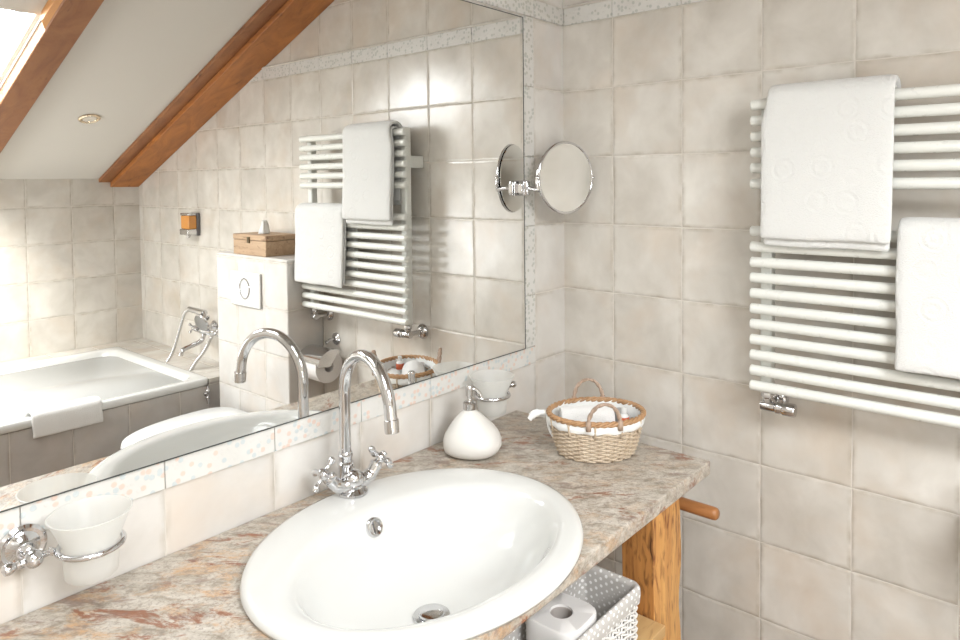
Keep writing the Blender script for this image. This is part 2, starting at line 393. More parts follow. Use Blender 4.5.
for n, (x0, x1, y0, y1) in enumerate((SK1, SK_ADDED)):  # the second of these is the added fill skylight
    e = bpy.data.objects.new('window_%d' % (n+1), None); COL.objects.link(e); e.location = ((x0+x1)/2, (y0+y1)/2, ceil_z((y0+y1)/2)); struct(e)
    f = MB(); t0, t1, b_ = 0.012, 0.085, 0.014
    sloped_box(f, x0, x0+b_, y0, y1, t0, t1); sloped_box(f, x1-b_, x1, y0, y1, t0, t1)
    sloped_box(f, x0+b_, x1-b_, y0, y0+b_, t0, t1); sloped_box(f, x0+b_, x1-b_, y1-b_, y1, t0, t1)
    f.build('window_frame', plain('window_frame_paint', (0.80,0.77,0.70), 0.4), e, smooth=False)
    g = MB(); sloped_box(g, x0+b_, x1-b_, y0+b_, y1-b_, 0.020, 0.024); g.build('pane', GLASS, e, smooth=False)

# decorated border tiles round the wall mirror and along the right wall
ZT0, ZT1 = 1.901, 1.948
def strip(name, mat, x0, x1, y0, y1, z0, z1, horiz, joints):
    mb = MB(); cuts = sorted([c for c in joints if (x0 if horiz == 'x' else y0 if horiz == 'y' else z0) < c < (x1 if horiz == 'x' else y1 if horiz == 'y' else z1)])
    lo, hi = {'x': (x0, x1), 'y': (y0, y1), 'z': (z0, z1)}[horiz]
    cuts = [lo] + cuts + [hi]
    for a, b in zip(cuts[:-1], cuts[1:]):
        g = 0.0007
        if b - a < 0.004: continue
        if horiz == 'x': mb.box(a+g, b-g, y0, y1, z0, z1)
        if horiz == 'y': mb.box(x0, x1, a+g, b-g, z0, z1)
        if horiz == 'z': mb.box(x0, x1, y0, y1, a+g, b-g)
    return struct(mb.build(name, mat, bevel=0.0012))
JX = [-0.1398 - 0.2*k for k in range(16)]; JY = [-0.162 - 0.2*k for k in range(14)]; JZ = [1.901 - 0.18615*k for k in range(8)]
strip('trim_1', BORDER, XL, -0.1438, -0.004, 0.0, 0.9695, 1.0155, 'x', JX)
strip('trim_2', BORDER_G, -0.1905, -0.1438, -0.004, 0.0, 1.0165, 1.8995, 'z', JZ)
strip('trim_3', BORDER_G, XL, -0.001, -0.004, 0.0, ZT0, ZT1, 'x', JX)
strip('trim_4', BORDER_G, -0.004, 0.0, YB+0.3, -0.005, ZT0, ZT1, 'y', JY)
bead = MB().tube([(-0.006, YB+0.3, ZT1+0.003), (-0.006, -0.006, ZT1+0.003)], 0.004, 8)
struct(bead.build('trim_5', T_FRONT))

# wall mirror
wm = thing('wall_mirror', 'large frameless wall mirror above the granite vanity top', 'mirror', (-1.3, -0.004, 1.45))
MB().box(-2.19, -0.1945, -0.007, -0.001, 1.0185, 1.8905).build('mirror_glass', MIRROR, wm, smooth=False)
ed = MB(); 
ed.box(-0.1945, -0.1925, -0.0078, -0.001, 1.0165, 1.8925); ed.box(-2.19, -0.1945, -0.0078, -0.001, 1.0165, 1.0183); ed.box(-2.19, -0.1945, -0.0078, -0.001, 1.8907, 1.8925)
ed.build('mirror_edge', DARK, wm, smooth=False)['label'] = 'thin dark edge of the mirror'

# roof beams
b1 = thing('roof_beam', 'orange brown roof rafter on the slope against the tiled side wall', 'beam', (-0.08, -1.5, ceil_z(-1.5)-0.04))
m_ = MB(); sloped_box(m_, -0.20, -0.001, YB+0.001, -0.3, -0.020, -0.0008); m_.build('board', BEAMB, b1, bevel=0.002)
m_ = MB(); sloped_box(m_, -0.145, -0.001, YB+0.001, -0.3, -0.046, -0.0208); m_.build('rafter', BEAM, b1, bevel=0.003)
b2 = thing('roof_beam', 'shaded reddish brown roof rafter beside the skylight', 'beam', (-0.77, -1.5, ceil_z(-1.5)-0.04))
m_ = MB(); sloped_box(m_, -0.828, -0.722, YB+0.001, -0.3, -0.050, -0.0008); m_.build('rafter', BEAMB, b2, bevel=0.004)  # darker wood puts the rafter's shade into its colour
m_ = MB(); vs = []
m_.add([(-0.8285,-1.50,ceil_z(-1.50)-0.046),(-0.8285,-1.20,ceil_z(-1.20)-0.046),(-0.8285,-1.20,ceil_z(-1.2)-0.001),(-0.8285,-1.50,ceil_z(-1.50)-0.001),
        (-0.843,-1.48,ceil_z(-1.48)-0.03),(-0.843,-1.20,ceil_z(-1.20)-0.046),(-0.843,-1.20,ceil_z(-1.2)-0.001),(-0.843,-1.48,ceil_z(-1.48)-0.001)],
       [(0,1,2,3),(4,5,6,7),(0,1,5,4),(1,2,6,5),(2,3,7,6),(3,0,4,7)])
m_.build('batten', wood_mat('batten_wood','y',(0.50,0.22,0.06),(0.62,0.30,0.10),(0.3,0.1,0.03),0.6), b2)['label'] = 'lighter orange cut batten on the rafter side'

# ceiling spot light
ly = -2.169; lc = Vector((-0.463, ly, ceil_z(ly)))
sp = thing('ceiling_spotlight', 'small round chrome recessed spotlight in the sloping ceiling', 'light', lc)
MB().lathe([(0.028,0.001),(0.030,0.006),(0.036,0.009),(0.042,0.005),(0.043,0.0008),(0.028,0.0006)], lc, CN, 32).build('trim_ring', plain('brass_chrome',(0.72,0.60,0.45),0.15,1), sp)
MB().lathe([(0.0275,0.0006),(0.027,0.004),(0.018,0.002),(0.008,0.004),(0.001,0.005)], lc, CN, 24).build('bulb', plain('bulb_glass',(0.85,0.82,0.76),0.1,0.6), sp)

lc2 = Vector((-1.10, ly, ceil_z(ly)))  # unseen second spotlight, added to brighten the far wall
sp2 = thing('ceiling_spotlight', 'added unseen round chrome recessed spotlight left of the other one, over the bathtub', 'light', lc2)
MB().lathe([(0.028,0.001),(0.030,0.006),(0.036,0.009),(0.042,0.005),(0.043,0.0008),(0.028,0.0006)], lc2, CN, 32).build('trim_ring', bpy.data.materials['brass_chrome'], sp2)
MB().lathe([(0.0275,0.0006),(0.027,0.004),(0.018,0.002),(0.008,0.004),(0.001,0.005)], lc2, CN, 24).build('bulb', bpy.data.materials['bulb_glass'], sp2)
sl = bpy.data.lights.new('added_spot_lamp', 'SPOT'); sl.energy = 125; sl.spot_size = math.radians(62); sl.spot_blend = 0.9; sl.shadow_soft_size = 0.025; sl.color = (1.0, 0.98, 0.94)
so = bpy.data.objects.new('added_spot_lamp', sl); COL.objects.link(so); so.location = lc2 + CN*0.03
so.rotation_euler = (Vector((-0.88, -2.80, 0.88)) - so.location).to_track_quat('-Z', 'Y').to_euler()

# ------------------------------------------------------------------ vanity top with an oval cut out
CX, CY, CA, CBB = -0.854, -0.304, 0.296, 0.251       # sink outline
def ell(cx, cy, a, b, z, n=96): return [Vector((cx + a*math.cos(2*PI*k/n), cy + b*math.sin(2*PI*k/n), z)) for k in range(n)]
cx0, cx1, cy0, cy1, zt, zb_ = -2.199, -0.2245, -0.5355, -0.0005, 0.86, 0.830
HA, HB = CA-0.018, 0.2135
HCY = -0.29
angs = [2*PI*k/96 for k in range(96)]
for X in (cx0, cx1):
    for Y in (cy0, cy1): angs.append(math.atan2(Y-HCY, X-CX) % (2*PI))
angs = sorted(set(angs))
def rect_hit(t):
    dx, dy = math.cos(t), math.sin(t); s = 1e9
    if dx > 1e-9: s = min(s, (cx1-CX)/dx)
    if dx < -1e-9: s = min(s, (cx0-CX)/dx)
    if dy > 1e-9: s = min(s, (cy1-HCY)/dy)
    if dy < -1e-9: s = min(s, (cy0-HCY)/dy)
    return (CX+dx*s, HCY+dy*s)
def ell_hit(t):
    dx, dy = math.cos(t), math.sin(t); s = 1/math.sqrt((dx/HA)**2+(dy/HB)**2); return (CX+dx*s, HCY+dy*s)
n = len(angs); vs = []
for t in angs:
    e_, r_ = ell_hit(t), rect_hit(t)
    vs += [(*e_, zt), (*r_, zt), (*r_, zb_), (*e_, zb_)]
fs = []
for i in range(n):
    j = (i+1) % n
    for a in range(4):
        b = (a+1) % 4; fs.append((4*i+a, 4*j+a, 4*j+b, 4*i+b))
ct = MB().add(vs, fs).build('granite_counter', GRANITE, bevel=0.004, smooth=False)
tag(ct, 'speckled beige and rust granite vanity top under the mirror', 'countertop')

# ------------------------------------------------------------------ sink
sk = thing('sink', 'white oval drop in washbasin set in the granite top', 'sink', (CX, CY, 0.862))
IC = -0.332
prof = [(CA-0.022, 0.2185, -0.300, 0.8300),(CA-0.020, 0.220, -0.300, 0.8615),(CA, CBB, CY, 0.8612),(CA+0.001, CBB+0.001, CY, 0.8665),(CA-0.003, CBB-0.003, CY, 0.8735),(CA-0.012, CBB-0.012, CY, 0.8765),
        (CA-0.030, 0.2085, -0.314, 0.8765),(0.252, 0.183, -0.326, 0.8735),(0.243, 0.174, IC, 0.869),(0.237, 0.168, IC, 0.862),(0.230, 0.161, IC, 0.850),
        (0.216, 0.150, -0.331, 0.825),(0.196, 0.136, -0.329, 0.797),(0.166, 0.115, -0.327, 0.772),(0.125, 0.088, -0.325, 0.755),(0.08, 0.058, -0.323, 0.747),(0.035, 0.032, -0.322, 0.744),(0.0225, 0.0225, -0.322, 0.743)]
rg = [ell(CX if i > 5 else CX, cy, a, b, z) for i, (a, b, cy, z) in enumerate(prof)]
rg += [ell(CX, -0.322, 0.0225, 0.0225, 0.7405), ell(CX, -0.323, 0.09, 0.066, 0.740),ell(CX, -0.327, 0.172, 0.121, 0.764),ell(CX, -0.330, 0.206, 0.145, 0.79),ell(CX, -0.325, 0.235, 0.168, 0.82)]
MB().rings(rg, closed=True, cap=False).build('basin', CERAMIC, sk, angle=180)
dr = MB().lathe([(0.0255,0.0030),(0.030,0.0030),(0.031,0.0015),(0.030,0.0002),(0.0225,-0.0005),(0.0222,0.0015)], (CX,-0.322,0.7445), (0,0,1), 36).build('drain', CHROME, sk)
MB().lathe([(0.001,0.0105),(0.012,0.0102),(0.020,0.0085),(0.0215,0.006),(0.019,0.004),(0.006,0.002),(0.001,0.002)], (CX,-0.322,0.7435), (0,0,1), 36).build('drain_plug', CHROME, dr)
oc = Vector((-0.851, -0.1755, 0.847)); on_ = Vector((0.0, -0.93, 0.36)).normalized()
ov = MB().lathe([(0.0105,0.0),(0.0112,0.0035),(0.0145,0.0045),(0.0168,0.002),(0.0172,-0.004),(0.0105,-0.004)], oc, on_, 28).build('overflow', CHROME, sk)
MB().lathe([(0.0104,-0.0015),(0.0104,-0.003)], oc, on_, 20).build('overflow_hole', SMOKE, ov)
tt = on_.cross(Vector((1,0,0))).normalized()
MB().tube([oc + tt*0.0105 + on_*0.001, oc - tt*0.0105 + on_*0.001], 0.0032, 6).build('overflow_bar', CHROME, ov)

# ------------------------------------------------------------------ faucet
FX, FY = -0.829, -0.089
fc = thing('faucet', 'chrome gooseneck basin mixer with two cross handles', 'faucet', (FX, FY, 0.8765))
fb = MB().lathe([(0.001,0),(0.026,0),(0.0275,0.002),(0.027,0.006),(0.022,0.009),(0.017,0.013),(0.0165,0.017),(0.020,0.022),(0.0205,0.032),(0.017,0.040),(0.010,0.045),(0.001,0.046)], (FX,FY,0.8760), (0,0,1), 32)
fb.lathe([(0.001,0),(0.013,0.002),(0.013,0.034),(0.0155,0.037),(0.0155,0.041),(0.0125,0.044),(0.0125,0.052),(0.014,0.054),(0.014,0.057),(0.0105,0.060),(0.001,0.060)], (FX-0.006,FY+0.015,0.893), (0,0,1), 28)
ax = Vector((0.985, -0.17, 0)).normalized()     # handle axis
for s in (-1, 1):
    fb.tube(smoothpath([Vector((FX,FY,0.899)), Vector((FX,FY,0.897))+ax*s*0.022, Vector((FX,FY,0.905))+ax*s*0.038, Vector((FX,FY,0.920))+ax*s*0.050], 6),
            [0.015]*6+[0.0135]*6+[0.012]*7, 16)
fb.build('mixer_body', CHROME, fc)
for s in (-1, 1):
    d = (ax*s*0.72 + Vector((0,0,0.69))).normalized(); o = Vector((FX,FY,0.917)) + ax*s*0.047
    h = MB().lathe([(0.013,0),(0.0135,0.003),(0.010,0.006),(0.008,0.010),(0.0095,0.014),(0.0095,0.022),(0.007,0.025),(0.0075,0.028),(0.004,0.031),(0.0005,0.0315)], o, d, 24)
    u = d.orthogonal().normalized(); u = (Matrix.Rotation(0.5*s, 3, d) @ u); v = d.cross(u); c = o + d*0.018
    for q in (u, -u, v, -v):
        h.lathe([(0.0055,0.004),(0.0036,0.012),(0.0036,0.019),(0.0062,0.024),(0.0068,0.028),(0.0055,0.0325),(0.0005,0.0345)], c, q, 14)
    h.build('cross_handle', CHROME, fc)
# gooseneck: rises, arches over the basin, points down
tipd = Vector((-0.036, -0.172, 0)); tl = tipd.length; tu = tipd.normalized()
nb = Vector((FX-0.006, FY+0.015, 0.953)); R_ = tl/2
path = [nb + Vector((0,0,z)) for z in (0, 0.03, 0.07, 0.105)]
ac = nb + tu*R_ + Vector((0,0,0.113))
path += arc(ac, R_, PI, PI*0.02, 26, tu, Vector((0,0,1)))
end = path[-1]; path += [end + Vector((0,0,-0.012)) + tu*0.003]
sp_ = MB().tube(path, 0.0108, 20).build('spout', CHROME, fc)
e2 = path[-1]
MB().lathe([(0.0105,0.004),(0.0125,0.003),(0.0128,-0.003),(0.0122,-0.018),(0.0105,-0.019),(0.009,-0.018),(0.001,-0.015)], e2, Vector((tu.x*-0.12,tu.y*-0.12,1)), 24).build('aerator', SATIN, sp_)
MB().lathe([(0.0112,0),(0.013,0.003),(0.013,0.006),(0.0112,0.009)], nb+Vector((0,0,-0.006)), (0,0,1), 24).build('collar', CHROME, sp_)
pr = MB().lathe([(0.0045,0),(0.0025,0.01),(0.0025,0.03),(0.0055,0.034),(0.0055,0.038),(0.001,0.041)], (FX+0.018,FY+0.028,0.876), (0,0,1), 14).build('lift_rod', CHROME, fc)

# ------------------------------------------------------------------ soap dispenser
DX, DY = -0.512, -0.106
sd = thing('soap_dispenser', 'squat matte white soap dispenser with chrome pump behind the basin', 'soap dispenser', (DX, DY, 0.8603))
def superlathe(prof, cx, cy, z0, seg=48):
    rings = []
    for r, h, sh in prof:
        ring = []
        for k in range(seg):
            t = 2*PI*k/seg; rr = r * (1 + 0.055*math.cos(3*(t-0.4)) * min(1, r/0.05))
            ring.append(Vector((cx + rr*math.cos(t) + sh*0.638, cy + rr*math.sin(t)*0.94 - sh*0.77, z0+h)))
        rings.append(ring)
    return rings
body = [(0.001,0.0005,0),(0.030,0.0,0),(0.050,0.003,0),(0.060,0.010,0.000),(0.0645,0.022,0.002),(0.0645,0.034,0.002),(0.060,0.048,0.001),(0.051,0.062,-0.001),(0.039,0.076,-0.004),(0.028,0.088,-0.006),(0.019,0.096,-0.007),(0.013,0.100,-0.007),(0.012,0.103,-0.007),(0.001,0.103,-0.007)]
body = [(a*1.03, b*0.955, c) for a, b, c in body]
MB().rings(superlathe(body, DX, DY, 0.8603)).build('bottle', MATTE, sd, angle=60)
px_, py_ = DX-0.007*0.638, DY+0.007*0.77
pm = MB().lathe([(0.0135,0),(0.0145,0.001),(0.0145,0.015),(0.0125,0.017),(0.006,0.018),(0.0055,0.020),(0.0055,0.030),(0.008,0.031),(0.0085,0.045),(0.0085,0.051),(0.007,0.0535),(0.001,0.054)], (px_,py_,0.958), (0,0,1), 28)
pm.tube(smoothpath([(px_,py_,1.004),(px_+0.008,py_-0.009,1.003),(px_+0.015,py_-0.016,0.994),(px_+0.018,py_-0.020,0.984)],5), [0.0055]*6+[0.0042]*10, 12)
pm.build('pump', SATIN, sd)

# ------------------------------------------------------------------ frosted tumblers in wall holders
def dish(s, xr, label_holder, label_glass):
    # s: +1 ring to the right of the rosette, -1 to the left
    zc = 0.960; xc = xr + s*0.066; yc = -0.070
    t = thing('tumbler_holder', label_holder, 'holder', (xr, 0, zc), 'chrome wall holders under the mirror')
    MB().lathe([(0.001,0.0045),(0.0275,0.0045),(0.0305,0.007),(0.0305,0.010),(0.0265,0.013),(0.0215,0.0115),(0.018,0.013),(0.011,0.019),(0.0085,0.024),(0.0085,0.040),(0.001,0.044)], (xr,0,zc), (0,-1,0), 36).build('rosette', CHROME, t)
    k = MB(); k.sphere((xr,-0.054,zc-0.002), 0.0125, 20)
    k.tube([(xr,-0.036,zc),(xr,-0.048,zc-0.001)], 0.0075, 14)
    a = Vector((xr,-0.054,zc-0.002)); dd = Vector((-s*1.0, -0.12, 0.0)).normalized()
    k.lathe([(0.008,0.008),(0.0045,0.012),(0.004,0.016),(0.0065,0.018),(0.0045,0.021),(0.0075,0.026),(0.0085,0.030),(0.007,0.035),(0.0005,0.038)], a, dd, 18)
    k.lathe([(0.008,0.008),(0.0045,0.013),(0.004,0.019),(0.0065,0.022),(0.004,0.026)], a, -dd, 18)
    k.build('cross_bar', CHROME, t)
    MB().tube([(xc+0.0405*math.cos(q), yc+0.0405*math.sin(q), zc-0.003) for q in [2*PI*i/48 for i in range(48)]], 0.0042, 12, closed=True).build('ring', CHROME, t)
    g = MB().lathe([(0.001,-0.046),(0.030,-0.046),(0.0335,-0.043),(0.0345,-0.03),(0.0355,0.002),(0.038,0.008),(0.0435,0.022),(0.0505,0.038),(0.0535,0.043),(0.0515,0.0435),(0.048,0.037),(0.041,0.022),(0.035,0.009),(0.033,0.0),(0.001,-0.001)], (xc,yc,zc), (0,0,1), 48).build('soap_dish', FROST, angle=60)
    tag(g, label_glass, 'soap dish', 'frosted glass dishes in the wall holders')
dish(1, -1.340, 'chrome wall holder with round rosette at the left edge, left of the basin', 'frosted glass dish in the holder left of the basin')
dish(-1, -0.338, 'chrome wall holder behind the white soap dispenser, near the corner', 'frosted glass dish behind the white soap dispenser')

# ------------------------------------------------------------------ magnifying mirror on swivel arm
mm = thing('magnifying_mirror', 'round chrome magnifying mirror on a swivel arm by the corner', 'mirror', (-0.205, 0, 1.445))
mc = Vector((-0.131,-0.098,1.471)); aa = Vector((math.cos(math.radians(-14)), math.sin(math.radians(-14)), 0)); nn = Vector((aa.y, -aa.x, 0)); zz = Vector((0,0,1))
RM = 0.0925
MB().tube([mc + aa*RM*math.cos(q) + zz*RM*math.sin(q) for q in [2*PI*i/72 for i in range(72)]], 0.0036, 12, closed=True).build('rim', CHROME, mm)
gf = MB(); rings = []
for i in range(11):
    r = RM*(i/10); rings.append([mc + nn*(0.0015 - 0.0055*(1-(r/RM)**2)) + (aa*math.cos(2*PI*k/64)+zz*math.sin(2*PI*k/64))*max(r,1e-4) for k in range(64)])
gf.rings(rings, cap=False); gf.build('magnifying_glass', MIRROR, mm, angle=180)
MB().lathe([(RM,-0.002),(RM,-0.0035),(0.0001,-0.0035)], mc - nn*0.005, nn, 64).build('back_glass', MIRROR, mm)
ar = MB(); hp = mc - aa*(RM+0.006)
ar.sphere(mc - aa*(RM+0.004), 0.0065, 12)
MB().sphere(mc + aa*(RM+0.003), 0.0055, 12).build('pivot', CHROME, mm)
cfork = [mc + aa*(-(RM+0.007)*math.cos(q)) - zz*((RM+0.007)*math.sin(q)) for q in [i/10*0.32 for i in range(11)]]
ar.tube(cfork, 0.004, 10)
jn = cfork[-1]
ar.tube([jn, Vector((-0.223,-0.052,1.4445)), Vector((-0.216,-0.034,1.4445))], 0.0055, 12)
ar.build('swivel_arm', CHROME, mm)
mo = MB(); mo.lathe([(0.009,-0.019),(0.010,-0.017),(0.010,0.017),(0.009,0.019)], (-0.213,-0.030,1.4445), (0,0,1), 20)
mo.box(-0.232, -0.196, -0.030, -0.0085, 1.432, 1.457); mo.box(-0.240, -0.188, -0.0115, -0.0082, 1.424, 1.465)
mo.build('wall_mount', CHROME, mm, bevel=0.002)

# ------------------------------------------------------------------ heated towel rail
rx = -0.095
tr = thing('towel_radiator', 'white heated towel radiator of horizontal bars on the side wall', 'radiator', (0, -0.865, 1.3))
ZB = [1.6270 - 0.0348*k for k in range(6)] + [1.3480 - 0.0347*k for k in range(11)]
for z in ZB:
    MB().lathe([(0.001,0),(0.009,0.0006),(0.0115,0.003),(0.0115,0.582),(0.009,0.5844),(0.001,0.585)], (rx,-1.157,z), (0,1,0), 20).build('bar', ENAMEL, tr)
for y in (-0.602, -1.125):
    MB().box(-0.082, -0.056, y-0.013, y+0.013, 0.985, 1.643).build('post', ENAMEL, tr, bevel=0.004)
for y in (-0.602, -1.125):
    for z in (1.530,):
        MB().box(-0.057, -0.0005, y-0.013, y+0.013, z-0.020, z+0.020).build('wall_bracket', ENAMEL, tr, bevel=0.002)
for y, hd in ((-0.602, True), (-1.125, False)):
    v = MB(); v.lathe([(0.012,0.0),(0.0135,-0.002),(0.0135,-0.012),(0.010,-0.015),(0.010,-0.030)], (-0.069,y,0.985), (0,0,1), 6)
    v.lathe([(0.011,0),(0.012,0.002),(0.012,0.03),(0.010,0.032)], (-0.069,y+0.014,0.952), (0,-1,0), 20)
    v.tube([(-0.069,y,0.952),(-0.012,y,0.952)], 0.009, 16)
    v.lathe([(0.001,0),(0.026,0),(0.026,0.004),(0.020,0.012),(0.012,0.016)], (0,y,0.952), (-1,0,0), 28)
    vo = v.build('valve', CHROME, tr); vo['label'] = 'chrome valve'
    if hd:
        MB().lathe([(0.010,0),(0.014,0.002),(0.014,0.010),(0.0125,0.012),(0.0125,0.015),(0.015,0.017),(0.015,0.040),(0.013,0.043),(0.001,0.043)], (-0.069,y-0.018,0.952), (0,-1,0), 24).build('valve_head', CHROME, vo)

# ------------------------------------------------------------------ towels on the rail
def towel(name, label, y0, y1, zbar, zfront, zback, mat, skew=0.0, off=0.0165, group=None, th=0.011, fl=0.0):
    # centre line over the bar: front hem -> top -> back hem
    pts = []
    nf = 22
    for i in range(nf): pts.append((rx - off - 0.010*(1-i/nf)**1.5, zfront + (zbar - zfront)*i/nf, 1-i/nf))
    for i in range(9):
        a = PI*i/8; pts.append((rx - off*math.cos(a), zbar + off*math.sin(a), 0))
    for i in range(1, 15): pts.append((rx + off, zbar + (zback - zbar)*i/14, i/14))
    ny = 26
    def P(i, j, side):
        x, z, f = pts[i]; a = pts[min(i+1, len(pts)-1)]; b = pts[max(i-1, 0)]
        tx, tz = a[0]-b[0], a[1]-b[1]; l = math.hypot(tx, tz) or 1; nx, nz = -tz/l, tx/l
        t = j/ny; y = y0 + (y1-y0)*t
        e = min(t, 1-t)*ny
        hth = th*0.5*(0.55 if e < 0.5 else 0.9 if e < 1.5 else 1)
        if i in (0, len(pts)-1): hth *= 0.6
        w_ = noise.noise(Vector((y*9, z*7, 3.1)))*0.0035*f + noise.noise(Vector((y*30, z*30, 1)))*0.0007
        yy = y + (noise.noise(Vector((0.3, z*9, 2)))*0.003) + skew*f*(0.5-t)*2*0.012 + (0.010*f*skew if t > 0.5 else 0)
        if i < nf: yy += fl*t*min(1, f*6)
        if i > nf+8: yy += 0.012*(1-t)
        zh = z + (noise.noise(Vector((y*12, 5.5, 2)))*0.003)*f
        return Vector((x + nx*side*hth + w_*(1 if x < rx else 0), yy, zh + nz*side*hth))
    mb = MB(); L = len(pts); vs = []
    for side in (1, -1):
        for i in range(L):
            for j in range(ny+1): vs.append(P(i, j, side))
    W_ = ny+1; fs = []
    for s in range(2):
        o = s*L*W_
        for i in range(L-1):
            for j in range(ny): fs.append((o+i*W_+j, o+i*W_+j+1, o+(i+1)*W_+j+1, o+(i+1)*W_+j))
    o = L*W_
    for i in range(L-1):
        for j in (0, ny): fs.append((i*W_+j, (i+1)*W_+j, o+(i+1)*W_+j, o+i*W_+j))
    for j in range(ny):
        for i in (0, L-1): fs.append((i*W_+j, i*W_+j+1, o+i*W_+j+1, o+i*W_+j))
    mb.add(vs, fs)
    return mb, mat
t1 = thing('towel', 'white patterned terry towel hung over the top bar of the radiator', 'towel', (rx, -0.73, 1.5), 'towels on the radiator')
mb, mt = towel('t', '', -0.862, -0.6165, 1.632, 1.336, 1.385, TERRY, skew=0.4, off=0.0300, th=0.013, fl=0.012)
mb.build('outer_layer', mt, t1, angle=180, sub=1)
mb, mt = towel('t', '', -0.859, -0.6185, 1.627, 1.320, 1.40, TERRY, skew=0.4, off=0.0178, th=0.010, fl=0.010)
mb.build('inner_layer', mt, t1, angle=180, sub=1)
t2 = thing('towel', 'white patterned terry towel hung lower on the radiator, right one', 'towel', (rx, -1.0, 1.25), 'towels on the radiator')
mb, mt = towel('t', '', -1.158, -0.866, 1.352, 1.092, 1.13, TERRY, skew=0.3, off=0.0300, th=0.013)
mb.build('outer_layer', mt, t2, angle=180, sub=1)
mb, mt = towel('t', '', -1.155, -0.868, 1.348, 1.100, 1.14, TERRY, skew=0.3, off=0.0178, th=0.010)
mb.build('inner_layer', mt, t2, angle=180, sub=1)

# ------------------------------------------------------------------ wicker basket
BX, BY = -0.335, -0.3155
u1 = Vector((0.69, -0.72, 0)).normalized(); u2 = Vector((0.72, 0.69, 0)).normalized()   # across the view / away from it
def bp(a, t, z, da=0.0):
    # ellipse of scale a (1 at rim)
    return Vector((BX, BY, z)) + u1*((0.1065*a+da)*math.cos(t)) + u2*((0.088*a+da)*math.sin(t))
def bs(z): return 0.76 + 0.22*min(1, ((z-0.861)/0.085))**0.7
bk = thing('wicker_basket', 'oval wicker basket with white cloth lining on the vanity corner', 'basket', (BX, BY, 0.8603))
wv = MB(); ns = 34
for r in range(15):
    z = 0.8635 + r*0.00455
    wv.tube([bp(bs(z), 2*PI*k/(ns*4), z + 0.0004*math.sin(k), 0.0026*math.cos(PI*(k/4.0 + r))) for k in range(ns*4)], 0.0024, 6, closed=True)
wv.build('weave', WICKER, bk, angle=180)
stk = MB()
for k in range(ns):
    t = 2*PI*k/ns
    stk.tube([bp(bs(z), t, z) for z in (0.861, 0.875, 0.895, 0.915, 0.93)], 0.0021, 6)
for k in range(0, ns, 3):
    t = 2*PI*(k+0.5)/ns
    stk.tube([bp(bs(z), t, z, 0.004) for z in (0.918, 0.928, 0.937, 0.946)], 0.0028, 6)
stk.build('stakes', WICKER, bk, angle=180)
MB().rings([[bp(0.74, 2*PI*k/48, 0.8605) for k in range(48)], [bp(0.76, 2*PI*k/48, 0.865) for k in range(48)]]).build('bottom', WICKER, bk)
rm = MB()
for q in range(3):
    rm.tube([bp(0.985, 2*PI*k/96, 0.9495 + 0.0035*math.sin(2*PI*k/96*14 + q*2*PI/3), 0.0035*math.cos(2*PI*k/96*14 + q*2*PI/3)) for k in range(96)], 0.0034, 8, closed=True)
rm.build('rim', CANE, bk, angle=180)
ln = MB(); rings = []
for sc_, z in ((0.99,0.928),(1.02,0.933),(1.02,0.940),(0.985,0.948),(0.95,0.951),(0.93,0.945),(0.90,0.92),(0.80,0.885),(0.70,0.872),(0.30,0.870),(0.01,0.870)):
    rings.append([bp(sc_, 2*PI*k/72, z + 0.0015*math.sin(k*1.3), 0.0012*math.sin(k*0.9)) for k in range(72)])
ln.rings(rings, cap=False); ln.build('cloth_lining', LINEN, bk, angle=180)
for s, tt_ in ((-1, 0), (1, 0)):
    # handles stand at the near and far side
    c = bp(0.985, PI/2*s, 0.950); hm = MB(); span = 0.034
    for q in range(2):
        pts = []
        for i in range(29):
            a = PI*i/28
            p = c + u1*(span*math.cos(a)) + Vector((0,0,1))*(0.045*math.sin(a)) + u2*(s*0.006*math.sin(a))
            w_ = i*0.9 + q*PI
            pts.append(p + u1*0.0022*math.cos(w_)*1 + u2*0.0024*math.sin(w_))
        hm.tube(pts, 0.0031, 8)
    for e_ in (-1, 1):
        hm.tube([c + u1*(span*e_) + Vector((0,0,z)) + u2*0.002*s for z in (-0.012, 0.0, 0.008)], 0.0058, 10)
    hm.build('handle', TWIG, bk, angle=180)
bw = MB(); bo = bp(1.02, PI*0.93, 0.940)
bw.tube(smoothpath([bo, bo-u1*0.010-u2*0.002+Vector((0,0,0.006)), bo-u1*0.030-u2*0.004+Vector((0,0,0.004)), bo-u1*0.042-u2*0.006+Vector((0,0,-0.008))],5), [0.003]*3+[0.006]*5+[0.0085]*5+[0.006]*3, 8)
bw.tube(smoothpath([bo, bo-u2*0.012+Vector((0,0,-0.012)), bo+u1*0.004-u2*0.014+Vector((0,0,-0.030)), bo+u1*0.014-u2*0.016+Vector((0,0,-0.046)), bo+u1*0.020-u2*0.014+Vector((0,0,-0.036)), bo+u1*0.012-u2*0.010+Vector((0,0,-0.012))],4), 0.0042, 8)
bw.build('ribbon_bow', LINEN, bk, angle=180)
